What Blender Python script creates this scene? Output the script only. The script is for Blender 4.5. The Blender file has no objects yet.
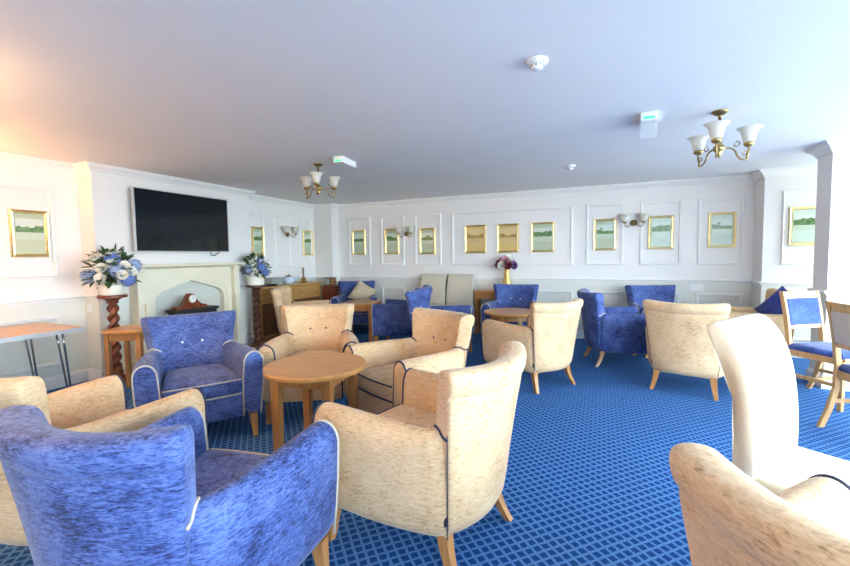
import bpy, math, random
from mathutils import Vector, Matrix
random.seed(7)
C = bpy.context.scene.collection
PI = math.pi

# ------------------------------------------------------------------ helpers
class MB:
    """collects geometry for ONE mesh object"""
    def __init__(s): s.v = []; s.f = []
    def add(s, vs, fs):
        n = len(s.v); s.v += [tuple(p) for p in vs]; s.f += [tuple(i + n for i in f) for f in fs]; return s
    def box(s, c, d, rz=0.0, taper=1.0):
        cx, cy, cz = c; x, y, z = d[0] / 2, d[1] / 2, d[2] / 2
        vs = []
        for k, t in ((-1, taper), (1, 1.0)):
            for a, b in ((-1, -1), (1, -1), (1, 1), (-1, 1)):
                px, py = a * x * t, b * y * t
                vs.append((cx + px * math.cos(rz) - py * math.sin(rz), cy + px * math.sin(rz) + py * math.cos(rz), cz + k * z))
        return s.add(vs, [(3, 2, 1, 0), (4, 5, 6, 7), (0, 1, 5, 4), (1, 2, 6, 5), (2, 3, 7, 6), (3, 0, 4, 7)])
    def loft(s, rings, cap=True, closed=True, loop=False):
        n = len(rings[0]); m = len(rings); vs = [p for r in rings for p in r]; fs = []
        for i in range(m if loop else m - 1):
            i2 = (i + 1) % m
            for j in range(n if closed else n - 1):
                j2 = (j + 1) % n
                fs.append((i * n + j, i * n + j2, i2 * n + j2, i2 * n + j))
        if cap and not loop:
            fs.append(tuple(range(n - 1, -1, -1))); fs.append(tuple((m - 1) * n + j for j in range(n)))
        return s.add(vs, fs)
    def tube(s, pts, r, n=8, closed=False, cap=True):
        pts = [Vector(p) for p in pts]; m = len(pts); rings = []
        t0 = (pts[1] - pts[0]).normalized()
        up = Vector((0, 0, 1)) if abs(t0.z) < .9 else Vector((1, 0, 0))
        nrm = t0.cross(up).normalized()
        for i, p in enumerate(pts):
            a = pts[(i - 1) % m] if (closed or i > 0) else p
            b = pts[(i + 1) % m] if (closed or i < m - 1) else p
            t = (b - a).normalized()
            nrm = (nrm - t * nrm.dot(t)).normalized(); bi = t.cross(nrm)
            rr = r[i] if isinstance(r, (list, tuple)) else r
            rings.append([p + (nrm * math.cos(2 * PI * k / n) + bi * math.sin(2 * PI * k / n)) * rr for k in range(n)])
        return s.loft(rings, cap=cap, loop=closed)
    def lathe(s, prof, n=24, c=(0, 0, 0), cap=True):
        rings = [[(c[0] + r * math.cos(2 * PI * k / n), c[1] + r * math.sin(2 * PI * k / n), c[2] + z) for k in range(n)] for r, z in prof]
        return s.loft(rings, cap=cap)
    def grid(s, rows): return s.loft(rows, cap=False, closed=False)
    def prism(s, poly, y0, y1):
        """polygon in XZ pushed along Y"""
        n = len(poly)
        vs = [(x, y0, z) for x, z in poly] + [(x, y1, z) for x, z in poly]
        fs = [tuple(range(n)), tuple(range(2 * n - 1, n - 1, -1))] + [(i + n, (i + 1) % n + n, (i + 1) % n, i) for i in range(n)]
        return s.add(vs, fs)
    def rect(s, w, h, prof, c=(0, 0, 0)):
        """mitred rectangular frame in XZ facing -Y; prof = (inset, out)"""
        rings = []
        for sx, sz in ((-1, -1), (1, -1), (1, 1), (-1, 1)):
            rings.append([(c[0] + sx * (w / 2 - i), c[1] - o, c[2] + sz * (h / 2 - i)) for i, o in prof])
        return s.loft(rings, loop=True, closed=True)
    def build(s, name, m, parent=None, smooth=True, sub=0, bevel=0.0, angle=None):
        me = bpy.data.meshes.new(name); me.from_pydata(s.v, [], s.f); me.update()
        import bmesh
        b = bmesh.new(); b.from_mesh(me); bmesh.ops.recalc_face_normals(b, faces=b.faces); b.to_mesh(me); b.free()
        me.materials.append(m)
        if smooth:
            me.polygons.foreach_set('use_smooth', [True] * len(me.polygons))
            if angle is not None: me.set_sharp_from_angle(angle=math.radians(angle))
        o = bpy.data.objects.new(name, me); C.objects.link(o)
        if bevel:
            md = o.modifiers.new('bevel', 'BEVEL'); md.width = bevel; md.segments = 2; md.limit_method = 'ANGLE'; md.angle_limit = math.radians(40)
        if sub:
            md = o.modifiers.new('subsurf', 'SUBSURF'); md.levels = sub; md.render_levels = sub
        if parent is not None: o.parent = parent
        return o

def tag(o, label, cat, group=None):
    o['label'] = label; o['category'] = cat
    if group: o['group'] = group
    elif 'group' in o.keys(): del o['group']
    return o
def thing(name, label, cat, loc, rz=0.0, group=None):
    o = bpy.data.objects.new(name, None); C.objects.link(o); o.empty_display_size = .1
    o.location = loc; o.rotation_euler = (0, 0, rz)
    return tag(o, label, cat, group)
def struct(o): o['kind'] = 'structure'; return o
def copy_tree(o, parent=None):
    c = o.copy(); C.objects.link(c)
    if parent is not None: c.parent = parent
    for ch in list(o.children): copy_tree(ch, c)
    return c
def dup(o, loc, rz, label, group=None):
    c = copy_tree(o); c.location = loc; c.rotation_euler = (0, 0, rz); c['label'] = label
    if group: c['group'] = group
    return c

# ------------------------------------------------------------------ materials
def nt(name):
    m = bpy.data.materials.new(name); m.use_nodes = True
    return m, m.node_tree.nodes, m.node_tree.links, m.node_tree.nodes['Principled BSDF']
def plain(name, col, rough=.5, metal=0.0, noise=0.0, nscale=8.0, spec=None, bump=0.0, sheen=0.0, trans=0.0):
    m, n, l, b = nt(name)
    b.inputs['Base Color'].default_value = (*col, 1); b.inputs['Roughness'].default_value = rough; b.inputs['Metallic'].default_value = metal
    if spec is not None: b.inputs['Specular IOR Level'].default_value = spec
    if sheen: b.inputs['Sheen Weight'].default_value = sheen
    if trans: b.inputs['Transmission Weight'].default_value = trans
    if noise or bump:
        tc = n.new('ShaderNodeTexCoord'); t = n.new('ShaderNodeTexNoise'); t.inputs['Scale'].default_value = nscale; t.inputs['Detail'].default_value = 4
        l.new(tc.outputs['Object'], t.inputs['Vector'])
        if noise:
            r = n.new('ShaderNodeValToRGB')
            r.color_ramp.elements[0].position = .3; r.color_ramp.elements[1].position = .7
            r.color_ramp.elements[0].color = tuple(c * (1 - noise) for c in col) + (1,)
            r.color_ramp.elements[1].color = tuple(min(1, c * (1 + noise)) for c in col) + (1,)
            l.new(t.outputs['Fac'], r.inputs['Fac']); l.new(r.outputs['Color'], b.inputs['Base Color'])
        if bump:
            bp = n.new('ShaderNodeBump'); bp.inputs['Strength'].default_value = bump; bp.inputs['Distance'].default_value = .01
            l.new(t.outputs['Fac'], bp.inputs['Height']); l.new(bp.outputs['Normal'], b.inputs['Normal'])
    return m
def chenille(name, dark, mid, light, amount=(.40, .5, .61)):
    """velvety slubbed upholstery"""
    m, n, l, b = nt(name)
    tc = n.new('ShaderNodeTexCoord'); oi = n.new('ShaderNodeObjectInfo')
    mp = n.new('ShaderNodeMapping'); mp.inputs['Scale'].default_value = (30, 30, 130)
    l.new(tc.outputs['Object'], mp.inputs['Vector'])
    t = n.new('ShaderNodeTexNoise'); t.inputs['Scale'].default_value = 1.0; t.inputs['Detail'].default_value = 5; t.inputs['Roughness'].default_value = .7
    t.inputs['Distortion'].default_value = .6
    l.new(mp.outputs['Vector'], t.inputs['Vector'])
    big = n.new('ShaderNodeTexNoise'); big.inputs['Scale'].default_value = 7; big.inputs['Detail'].default_value = 3
    l.new(tc.outputs['Object'], big.inputs['Vector'])
    mp2 = n.new('ShaderNodeMapping'); mp2.inputs['Scale'].default_value = (85, 85, 330); l.new(tc.outputs['Object'], mp2.inputs['Vector'])
    fine = n.new('ShaderNodeTexNoise'); fine.inputs['Scale'].default_value = 1.0; fine.inputs['Detail'].default_value = 3; l.new(mp2.outputs['Vector'], fine.inputs['Vector'])
    bf = n.new('ShaderNodeMath'); bf.operation = 'MULTIPLY_ADD'; bf.inputs[1].default_value = .45; l.new(big.outputs['Fac'], bf.inputs[0])
    ff = n.new('ShaderNodeMath'); ff.operation = 'MULTIPLY'; ff.inputs[1].default_value = .55; l.new(fine.outputs['Fac'], ff.inputs[0]); l.new(ff.outputs[0], bf.inputs[2])
    mx = n.new('ShaderNodeMath'); mx.operation = 'MULTIPLY_ADD'; mx.inputs[1].default_value = .50
    l.new(bf.outputs[0], mx.inputs[0])
    sc = n.new('ShaderNodeMath'); sc.operation = 'MULTIPLY'; sc.inputs[1].default_value = .50
    l.new(t.outputs['Fac'], sc.inputs[0]); l.new(sc.outputs[0], mx.inputs[2])
    r = n.new('ShaderNodeValToRGB'); e = r.color_ramp.elements
    e[0].position, e[0].color = amount[0], (*dark, 1); e[1].position, e[1].color = amount[2], (*light, 1)
    q = e.new(amount[1]); q.color = (*mid, 1)
    l.new(mx.outputs[0], r.inputs['Fac']); l.new(r.outputs['Color'], b.inputs['Base Color'])
    b.inputs['Roughness'].default_value = .75; b.inputs['Specular IOR Level'].default_value = .25
    b.inputs['Sheen Weight'].default_value = .18; b.inputs['Sheen Roughness'].default_value = .4
    bp = n.new('ShaderNodeBump'); bp.inputs['Strength'].default_value = .35; bp.inputs['Distance'].default_value = .004
    l.new(mx.outputs[0], bp.inputs['Height']); l.new(bp.outputs['Normal'], b.inputs['Normal'])
    return m
def wood(name, a, bcol, rough=.35, scale=(3, 3, 40), axis='z'):
    m, n, l, b = nt(name)
    tc = n.new('ShaderNodeTexCoord'); mp = n.new('ShaderNodeMapping')
    mp.inputs['Scale'].default_value = {'z': (30, 30, 2.5), 'x': (2.5, 30, 30), 'y': (30, 2.5, 30)}[axis]
    l.new(tc.outputs['Object'], mp.inputs['Vector'])
    t = n.new('ShaderNodeTexNoise'); t.inputs['Scale'].default_value = 1; t.inputs['Detail'].default_value = 4; t.inputs['Distortion'].default_value = .8
    l.new(mp.outputs['Vector'], t.inputs['Vector'])
    r = n.new('ShaderNodeValToRGB'); r.color_ramp.elements[0].position = .3; r.color_ramp.elements[1].position = .72
    r.color_ramp.elements[0].color = (*a, 1); r.color_ramp.elements[1].color = (*bcol, 1)
    l.new(t.outputs['Fac'], r.inputs['Fac']); l.new(r.outputs['Color'], b.inputs['Base Color'])
    b.inputs['Roughness'].default_value = rough
    return m

M = {}
M['tan'] = chenille('tan_chenille', (.34, .20, .09), (.61, .40, .215), (.74, .545, .33), (.37, .45, .59))
M['blue'] = chenille('blue_chenille', (.010, .017, .070), (.046, .080, .255), (.120, .180, .43), (.41, .48, .59))
M['navy_pipe'] = plain('navy_piping', (.02, .025, .07), .7)
M['cream_pipe'] = plain('cream_piping', (.54, .48, .38), .7)
M['button_pale'] = plain('pale_button', (.75, .75, .72), .4)
M['oak'] = wood('honey_oak', (.36, .15, .04), (.52, .25, .08), .35)
M['oak_x'] = wood('honey_oak_top', (.46, .21, .06), (.59, .31, .10), .3, axis='x')
M['oak_y'] = wood('pale_oak', (.42, .23, .085), (.56, .33, .14), .35)
M['mahog'] = wood('mahogany', (.10, .022, .010), (.24, .06, .025), .25)
M['mahog_dark'] = wood('dark_mahogany', (.045, .014, .008), (.11, .035, .018), .3)
M['dark_oak'] = wood('brown_wood', (.12, .05, .018), (.22, .10, .035), .35)
M['side_oak'] = wood('sideboard_oak', (.40, .20, .05), (.56, .31, .10), .35, axis='y')
M['tag'] = plain('black_tag', (.012, .012, .02), .6)
M['leather'] = plain('cream_leather', (.80, .71, .53), .38, noise=.03, nscale=5, bump=.04)
M['taupe'] = plain('taupe_leather', (.57, .52, .41), .45, noise=.04, nscale=6)
M['seat_blue'] = chenille('blue_seat_cloth', (.012, .03, .12), (.03, .065, .24), (.07, .13, .36))
M['pad_taupe'] = plain('taupe_pad_cloth', (.52, .46, .38), .8, noise=.08, nscale=60, sheen=.2)
M['brass'] = plain('aged_brass', (.48, .34, .12), .28, 1.0)
M['antique'] = plain('antique_bronze', (.30, .21, .09), .35, 1.0)
M['gold'] = plain('gilt_frame', (.84, .66, .32), .3, 1.0, noise=.12, nscale=14)
M['gold_vase'] = plain('gold_vase', (.72, .50, .17), .32, .8)
M['white_plastic'] = plain('white_plastic', (.82, .82, .80), .4)
M['black_gloss'] = plain('screen_glass', (.004, .007, .011), .06, spec=.35)
M['black_matt'] = plain('black_matt', (.012, .012, .012), .55)
M['silver'] = plain('silver_bezel', (.62, .62, .62), .3, .9)
M['chrome'] = plain('chrome_leg', (.45, .44, .42), .2, 1.0)
M['grey_edge'] = plain('grey_edge_band', (.45, .50, .54), .4)
M['stone'] = plain('cream_stone', (.74, .68, .52), .7, noise=.06, nscale=3, bump=.05)
M['infill'] = plain('pale_plaster', (.55, .57, .50), .8, noise=.03, nscale=3)
M['pot'] = plain('cream_glazed_pot', (.80, .76, .64), .3)
M['leaf'] = plain('green_leaves', (.045, .10, .03), .5, noise=.45, nscale=18)
M['hyd_blue'] = plain('blue_petals', (.34, .44, .66), .8, noise=.3, nscale=30)
M['hyd_deep'] = plain('deep_blue_petals', (.16, .24, .56), .8, noise=.3, nscale=30)
M['rose_white'] = plain('white_petals', (.82, .80, .72), .6, noise=.05, nscale=20)
M['burgundy'] = plain('burgundy_petals', (.28, .02, .06), .6, noise=.2, nscale=20)
M['pink'] = plain('pink_petals', (.65, .32, .42), .6, noise=.15, nscale=20)
M['purple'] = plain('purple_petals', (.14, .06, .20), .6, noise=.2, nscale=20)
M['clock_face'] = plain('clock_face', (.82, .80, .72), .4)
M['pale_china'] = plain('pale_blue_china', (.55, .63, .72), .2)
M['grey_box'] = plain('grey_metal', (.30, .31, .29), .4)
M['cushion_beige'] = chenille('beige_cushion_cloth', (.42, .34, .22), (.55, .47, .32), (.64, .56, .41))
M['cushion_blue'] = chenille('navy_cushion_cloth', (.012, .02, .12), (.03, .05, .24), (.05, .08, .32))

def glass_shade():
    m, n, l, b = nt('alabaster_glass')
    b.inputs['Base Color'].default_value = (.86, .84, .76, 1); b.inputs['Roughness'].default_value = .35
    b.inputs['Subsurface Weight'].default_value = 0.0
    tr = n.new('ShaderNodeBsdfTranslucent'); tr.inputs['Color'].default_value = (.9, .86, .76, 1)
    mx = n.new('ShaderNodeMixShader'); mx.inputs['Fac'].default_value = .45
    out = n['Material Output']
    l.new(b.outputs[0], mx.inputs[1]); l.new(tr.outputs[0], mx.inputs[2]); l.new(mx.outputs[0], out.inputs['Surface'])
    return m
M['shade'] = glass_shade()
def clear(name, col):
    m, n, l, b = nt(name)
    b.inputs['Base Color'].default_value = (*col, 1); b.inputs['Roughness'].default_value = .08; b.inputs['Alpha'].default_value = .16
    return m
M['acrylic'] = clear('clear_acrylic', (.75, .82, .85))
def emit(name, col, s):
    m, n, l, b = nt(name)
    b.inputs['Base Color'].default_value = (*col, 1); b.inputs['Emission Color'].default_value = (*col, 1); b.inputs['Emission Strength'].default_value = s
    return m
M['green_led'] = emit('green_led', (.05, .70, .25), .5)
M['warm_bulb'] = emit('warm_bulb', (1.0, .55, .2), 20)

def wall_paint():
    m, n, l, b = nt('wall_paint')
    g = n.new('ShaderNodeNewGeometry'); sx = n.new('ShaderNodeSeparateXYZ'); l.new(g.outputs['Position'], sx.inputs[0])
    lt = n.new('ShaderNodeMath'); lt.operation = 'LESS_THAN'; lt.inputs[1].default_value = .90; l.new(sx.outputs['Z'], lt.inputs[0])
    mx = n.new('ShaderNodeMix'); mx.data_type = 'RGBA'
    mx.inputs['A'].default_value = (.80, .775, .745, 1); mx.inputs['B'].default_value = (.73, .73, .655, 1)
    l.new(lt.outputs[0], mx.inputs['Factor'])
    t = n.new('ShaderNodeTexNoise'); t.inputs['Scale'].default_value = 260; l.new(g.outputs['Position'], t.inputs['Vector'])
    bp = n.new('ShaderNodeBump'); bp.inputs['Strength'].default_value = .04; bp.inputs['Distance'].default_value = .002
    l.new(t.outputs['Fac'], bp.inputs['Height']); l.new(bp.outputs['Normal'], b.inputs['Normal'])
    l.new(mx.outputs['Result'], b.inputs['Base Color']); b.inputs['Roughness'].default_value = .7
    return m
M['wall'] = wall_paint()
M['trim'] = plain('white_gloss_trim', (.83, .82, .79), .4)
M['ceiling'] = plain('ceiling_paint', (.80, .79, .78), .9, noise=.015, nscale=2)
def carpet():
    m, n, l, b = nt('lattice_carpet')
    g = n.new('ShaderNodeNewGeometry')
    mp = n.new('ShaderNodeMapping'); mp.inputs['Rotation'].default_value = (0, 0, math.radians(45)); mp.inputs['Scale'].default_value = (1 / .043,) * 3
    l.new(g.outputs['Position'], mp.inputs['Vector'])
    wob = n.new('ShaderNodeTexNoise'); wob.inputs['Scale'].default_value = 1.6; wob.inputs['Detail'].default_value = 2
    l.new(mp.outputs['Vector'], wob.inputs['Vector'])
    sx = n.new('ShaderNodeSeparateXYZ'); l.new(mp.outputs['Vector'], sx.inputs[0])
    lines = []
    for ax in 'XY':
        w = n.new('ShaderNodeMath'); w.operation = 'MULTIPLY_ADD'; w.inputs[1].default_value = .22; l.new(wob.outputs['Fac'], w.inputs[0]); l.new(sx.outputs[ax], w.inputs[2])
        f = n.new('ShaderNodeMath'); f.operation = 'PINGPONG'; f.inputs[1].default_value = .5; l.new(w.outputs[0], f.inputs[0])
        r = n.new('ShaderNodeMapRange'); r.interpolation_type = 'SMOOTHSTEP'
        r.inputs['From Min'].default_value = .10; r.inputs['From Max'].default_value = .19; r.inputs['To Min'].default_value = 1; r.inputs['To Max'].default_value = 0
        l.new(f.outputs[0], r.inputs['Value']); lines.append(r)
    mxx = n.new('ShaderNodeMath'); mxx.operation = 'MAXIMUM'; l.new(lines[0].outputs[0], mxx.inputs[0]); l.new(lines[1].outputs[0], mxx.inputs[1])
    pile = n.new('ShaderNodeTexNoise'); pile.inputs['Scale'].default_value = 220; pile.inputs['Detail'].default_value = 2; l.new(g.outputs['Position'], pile.inputs['Vector'])
    pm = n.new('ShaderNodeMapRange'); pm.inputs['To Min'].default_value = .72; pm.inputs['To Max'].default_value = 1.25; l.new(pile.outputs['Fac'], pm.inputs['Value'])
    mx = n.new('ShaderNodeMix'); mx.data_type = 'RGBA'
    mx.inputs['A'].default_value = CARPET_A; mx.inputs['B'].default_value = CARPET_B
    l.new(mxx.outputs[0], mx.inputs['Factor'])
    vm = n.new('ShaderNodeVectorMath'); vm.operation = 'SCALE'; l.new(mx.outputs['Result'], vm.inputs[0]); l.new(pm.outputs[0], vm.inputs['Scale'])
    l.new(vm.outputs[0], b.inputs['Base Color']); b.inputs['Roughness'].default_value = .95; b.inputs['Specular IOR Level'].default_value = .1
    bp = n.new('ShaderNodeBump'); bp.inputs['Strength'].default_value = .5; bp.inputs['Distance'].default_value = .004
    l.new(pile.outputs['Fac'], bp.inputs['Height']); l.new(bp.outputs['Normal'], b.inputs['Normal'])
    return m
CARPET_A = (.010, .054, .195, 1); CARPET_B = (.080, .205, .45, 1)
M['carpet'] = carpet()

def print_material(name, sky, tree, water, sc):
    """little landscape: sky, ragged tree line, water"""
    m, n, l, b = nt(name)
    tc = n.new('ShaderNodeTexCoord'); oi = n.new('ShaderNodeObjectInfo')
    sx = n.new('ShaderNodeSeparateXYZ'); l.new(tc.outputs['Generated'], sx.inputs[0])
    off = n.new('ShaderNodeCombineXYZ'); l.new(oi.outputs['Random'], off.inputs['X'])
    ml = n.new('ShaderNodeVectorMath'); ml.operation = 'MULTIPLY_ADD'; ml.inputs[1].default_value = (50, 0, 0); l.new(off.outputs[0], ml.inputs[0]); l.new(tc.outputs['Generated'], ml.inputs[2])
    t = n.new('ShaderNodeTexNoise'); t.inputs['Scale'].default_value = sc; t.inputs['Detail'].default_value = 5; l.new(ml.outputs[0], t.inputs['Vector'])
    # tree-line height = .35 + noise
    h = n.new('ShaderNodeMath'); h.operation = 'MULTIPLY_ADD'; h.inputs[1].default_value = 1.0; h.inputs[2].default_value = .14; l.new(t.outputs['Fac'], h.inputs[0])
    lt = n.new('ShaderNodeMath'); lt.operation = 'LESS_THAN'; l.new(sx.outputs['Z'], lt.inputs[0]); l.new(h.outputs[0], lt.inputs[1])
    gt = n.new('ShaderNodeMath'); gt.operation = 'GREATER_THAN'; l.new(sx.outputs['Z'], gt.inputs[0]); gt.inputs[1].default_value = .33
    an = n.new('ShaderNodeMath'); an.operation = 'MULTIPLY'; l.new(lt.outputs[0], an.inputs[0]); l.new(gt.outputs[0], an.inputs[1])
    tr = n.new('ShaderNodeValToRGB'); tr.color_ramp.elements[0].position = .35; tr.color_ramp.elements[1].position = .65
    tr.color_ramp.elements[0].color = (*[c * .55 for c in tree], 1); tr.color_ramp.elements[1].color = (*[min(1, c * 1.6) for c in tree], 1)
    t2 = n.new('ShaderNodeTexNoise'); t2.inputs['Scale'].default_value = 9; t2.inputs['Detail'].default_value = 4; l.new(ml.outputs[0], t2.inputs['Vector']); l.new(t2.outputs['Fac'], tr.inputs['Fac'])
    a = n.new('ShaderNodeMix'); a.data_type = 'RGBA'; a.inputs['A'].default_value = (*water, 1); a.inputs['B'].default_value = (*sky, 1); l.new(gt.outputs[0], a.inputs['Factor'])
    c = n.new('ShaderNodeMix'); c.data_type = 'RGBA'; l.new(an.outputs[0], c.inputs['Factor']); l.new(a.outputs['Result'], c.inputs['A']); l.new(tr.outputs['Color'], c.inputs['B'])
    l.new(c.outputs['Result'], b.inputs['Base Color']); b.inputs['Roughness'].default_value = .25
    return m
M['print_green'] = print_material('landscape_print', (.62, .68, .58), (.10, .19, .06), (.52, .60, .46), 2.2)
M['print_sepia'] = print_material('sepia_print', (.66, .52, .26), (.30, .19, .05), (.58, .44, .20), 2.2)
M['mat_sage'] = plain('sage_mat_board', (.44, .50, .34), .35)
M['mat_ochre'] = plain('ochre_mat_board', (.60, .43, .16), .35)
M['mat_pale'] = plain('pale_aqua_mat_board', (.52, .62, .52), .35)

# ------------------------------------------------------------------ room measures (metres)
XL, XB, YB = -5.11, -4.868, 6.69           # left wall, chimney breast face, back wall
BY0, BY1 = 2.595, 4.655                    # chimney breast
ZC = 2.295                                 # ceiling
XR, YF = 3.9, -2.4                         # right wall, wall behind
STEP_X, STEP_Y = 1.82, 6.34
PX, PY0, PY1 = 1.925, 4.985, 5.275         # pier
BX0, BXX, BXY = -5.11, -4.70, 6.47                     # boxing in the back left corner

def slab(name, lo, hi, m):
    c = [(a + b) / 2 for a, b in zip(lo, hi)]; d = [b - a for a, b in zip(lo, hi)]
    return struct(MB().box(c, d).build(name, m, smooth=False))
T = .2
slab('floor', (XL - T, YF - T, -.1), (XR + T, YB + T, 0), M['carpet'])
slab('ceiling', (XL - T, YF - T, ZC), (XR + T, YB + T, ZC + .1), M['ceiling'])
slab('wall_left', (XL - T, YF - T, 0), (XL, YB + T, ZC), M['wall'])
slab('wall_chimney_breast', (XL, BY0, 0), (XB, BY1, ZC), M['wall'])
slab('wall_corner_boxing', (BX0, BXY, 0), (BXX, YB, ZC), M['wall'])
slab('wall_back', (XL, YB, 0), (STEP_X, YB + T, ZC), M['wall'])
slab('wall_back_right', (STEP_X, STEP_Y, 0), (XR, YB + T, ZC), M['wall'])
slab('wall_pier', (PX, PY0, 0), (XR, PY1, ZC), M['wall'])

def wall_with_openings(name, along, a0, a1, p0, p1, openings):
    """wall slab along X or Y with rectangular window openings, one mesh"""
    mb = MB()
    def b(u0, u1, z0, z1):
        if u1 - u0 < 1e-4 or z1 - z0 < 1e-4: return
        if along == 'x': mb.box(((u0 + u1) / 2, (p0 + p1) / 2, (z0 + z1) / 2), (u1 - u0, p1 - p0, z1 - z0))
        else: mb.box(((p0 + p1) / 2, (u0 + u1) / 2, (z0 + z1) / 2), (p1 - p0, u1 - u0, z1 - z0))
    u = a0
    for (o0, o1, z0, z1) in openings:
        b(u, o0, 0, ZC); b(o0, o1, 0, z0); b(o0, o1, z1, ZC); u = o1
    b(u, a1, 0, ZC)
    return struct(mb.build(name, M['wall'], smooth=False))
WIN_R = [(-2.0, .9, .35, 2.18), (1.3, 4.8, .35, 2.18), (5.36, 6.27, .35, 2.18)]
WIN_F = [(1.6, 3.6, .35, 2.15)]
wall_with_openings('wall_right', 'y', YF - T, YB + T, XR, XR + T, WIN_R)
wall_with_openings('wall_front', 'x', XL, XR, YF - T, YF, WIN_F)

def portal(loc, rot, sx, sy):
    li = bpy.data.lights.new('window_daylight', 'AREA'); li.shape = 'RECTANGLE'; li.size = sx; li.size_y = sy
    li.cycles.is_portal = True
    o = bpy.data.objects.new('window_daylight', li); C.objects.link(o); o.location = loc; o.rotation_euler = rot
n_win = 0
for along, wins in (('y', WIN_R), ('x', WIN_F)):
    for (a, b_, z0, z1) in wins:
        n_win += 1; mb = MB(); w, h = b_ - a, z1 - z0
        prof = [(0, -.04), (.06, -.04), (.06, .04), (0, .04)]
        mb.rect(w, h, prof); mb.box((0, 0, 0), (.05, .06, h - .1)); mb.box((0, 0, h * .18), (w - .1, .05, .04))
        o = struct(mb.build('window_%d' % n_win, M['trim'], smooth=False))
        if along == 'y':
            o.location = (XR + T / 2, (a + b_) / 2, (z0 + z1) / 2); o.rotation_euler = (0, 0, -PI / 2)
            portal((XR + T + .02, (a + b_) / 2, (z0 + z1) / 2), (0, PI / 2, 0), h, w)
        else:
            o.location = ((a + b_) / 2, YF - T / 2, (z0 + z1) / 2); o.rotation_euler = (0, 0, PI)
            portal(((a + b_) / 2, YF - T - .02, (z0 + z1) / 2), (PI / 2, 0, 0), w, h)

def sweep(name, path, prof):
    """profile (out, z) swept along a floor-plan polyline with mitred corners; the room lies to the right"""
    rings = []
    P = [Vector(p) for p in path]
    for i, p in enumerate(P):
        ns = []
        for a, b in ((i - 1, i), (i, i + 1)):
            if 0 <= a and b < len(P):
                d = (P[b] - P[a]).normalized(); ns.append(Vector((d.y, -d.x)))
        if len(ns) == 2:
            n = ns[0] + ns[1]; n = n * (2 / n.length_squared) if n.length > 1e-6 else ns[0]
        else: n = ns[0]
        rings.append([(p.x + n.x * o, p.y + n.y * o, z) for o, z in prof])
    return struct(MB().loft(rings).build(name, M['trim'], smooth=False))
PATH_ALL = [(XL, YF), (XL, BY0), (XB, BY0), (XB, BY1), (XL, BY1), (XL, BXY), (BXX, BXY), (BXX, YB), (STEP_X, YB), (STEP_X, STEP_Y), (XR, STEP_Y)]
PATH_PIER = [(XR, PY1), (PX, PY1), (PX, PY0), (XR, PY0)]
cornice = [(-.01, 2.196), (.012, 2.196), (.012, 2.214), (.022, 2.222), (.03, 2.236), (.048, 2.256), (.066, 2.268), (.066, 2.280), (.08, 2.284), (.08, ZC + .01), (-.01, ZC + .01)]
dado = [(-.01, .880), (.012, .884), (.012, .896), (.03, .905), (.032, .918), (.02, .926), (-.01, .926)]
skirt = [(-.01, -.01), (.018, -.01), (.018, .105), (.012, .12), (.006, .13), (-.01, .13)]
sweep('trim_1', PATH_ALL, cornice); sweep('trim_2', PATH_PIER, cornice)
FY0, FY1 = 2.87, 4.32                       # fireplace ends
left_bit = PATH_ALL[:3] + [(XB, FY0)]; right_bit = [(XB, FY1)] + PATH_ALL[3:]
sweep('trim_3', left_bit, dado); sweep('trim_4', right_bit, dado); sweep('trim_5', PATH_PIER, dado)
sweep('baseboard_left', left_bit, skirt); sweep('baseboard_back', right_bit, skirt); sweep('baseboard_pier', PATH_PIER, skirt)

n_trim = 5
mould = [(0, -.004), (0, .010), (.008, .020), (.018, .014), (.028, .018), (.036, .006), (.036, -.004)]
def panel(wall, u0, u1, z0, z1, plane):
    global n_trim; n_trim += 1
    o = struct(MB().rect(u1 - u0, z1 - z0, mould).build('trim_%d' % n_trim, M['trim'], smooth=False))
    if wall == 'back': o.location = ((u0 + u1) / 2, plane, (z0 + z1) / 2)
    else: o.location = (plane, (u0 + u1) / 2, (z0 + z1) / 2); o.rotation_euler = (0, 0, PI / 2)
for u0, u1 in ((-4.46, -3.98), (-3.757, -3.279), (-3.07, -2.567), (-2.372, -.415), (-.229, .281), (.493, 1.011), (1.195, 1.709)):
    panel('back', u0, u1, 1.132, 2.03, YB); panel('back', u0, u1, .215, .738, YB)
panel('back', 2.0, 2.75, 1.135, 2.03, STEP_Y); panel('back', 2.0, 2.75, .215, .738, STEP_Y)
for u0, u1 in ((1.85, 2.365), (4.86, 5.18), (5.417, 5.804), (6.05, 6.38)):
    panel('left', u0, u1, 1.14, 2.02, XL); panel('left', u0, u1, .235, .738, XL)

# ------------------------------------------------------------------ pictures
frame_prof = [(0, 0), (0, .018), (.006, .026), (.016, .022), (.026, .024), (.034, .012), (.034, 0)]
pic_base = {}
def picture(wall, u0, u1, z0, z1, plane, label, kind='green'):
    w, h = u1 - u0, z1 - z0
    loc = ((u0 + u1) / 2, plane - .002, (z0 + z1) / 2) if wall == 'back' else (plane + .002, (u0 + u1) / 2, (z0 + z1) / 2)
    t = thing('framed_picture', label, 'picture', loc, 0 if wall == 'back' else PI / 2, 'gilt framed landscape prints')
    MB().rect(w, h, frame_prof).build('frame', M['gold'], t, smooth=False)
    MB().box((0, -.006, 0), (w - .06, .008, h - .06)).build('mat_board', M[{'green': 'mat_sage', 'sepia': 'mat_ochre', 'pale': 'mat_pale'}[kind]], t, smooth=False)
    pw, ph = w - .085, (h - .07) * .50
    MB().box((0, -.011, h * .10), (pw, .004, ph)).build('print', M['print_sepia' if kind == 'sepia' else 'print_green'], t, smooth=False)
    MB().rect(pw + .008, ph + .008, [(0, .009), (0, .0115), (.004, .0115), (.004, .009)], (0, 0, h * .10)).build('mat_bevel', M['mat_pale'], t, smooth=False)
    return t
L_ = 'gilt framed landscape print '
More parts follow.
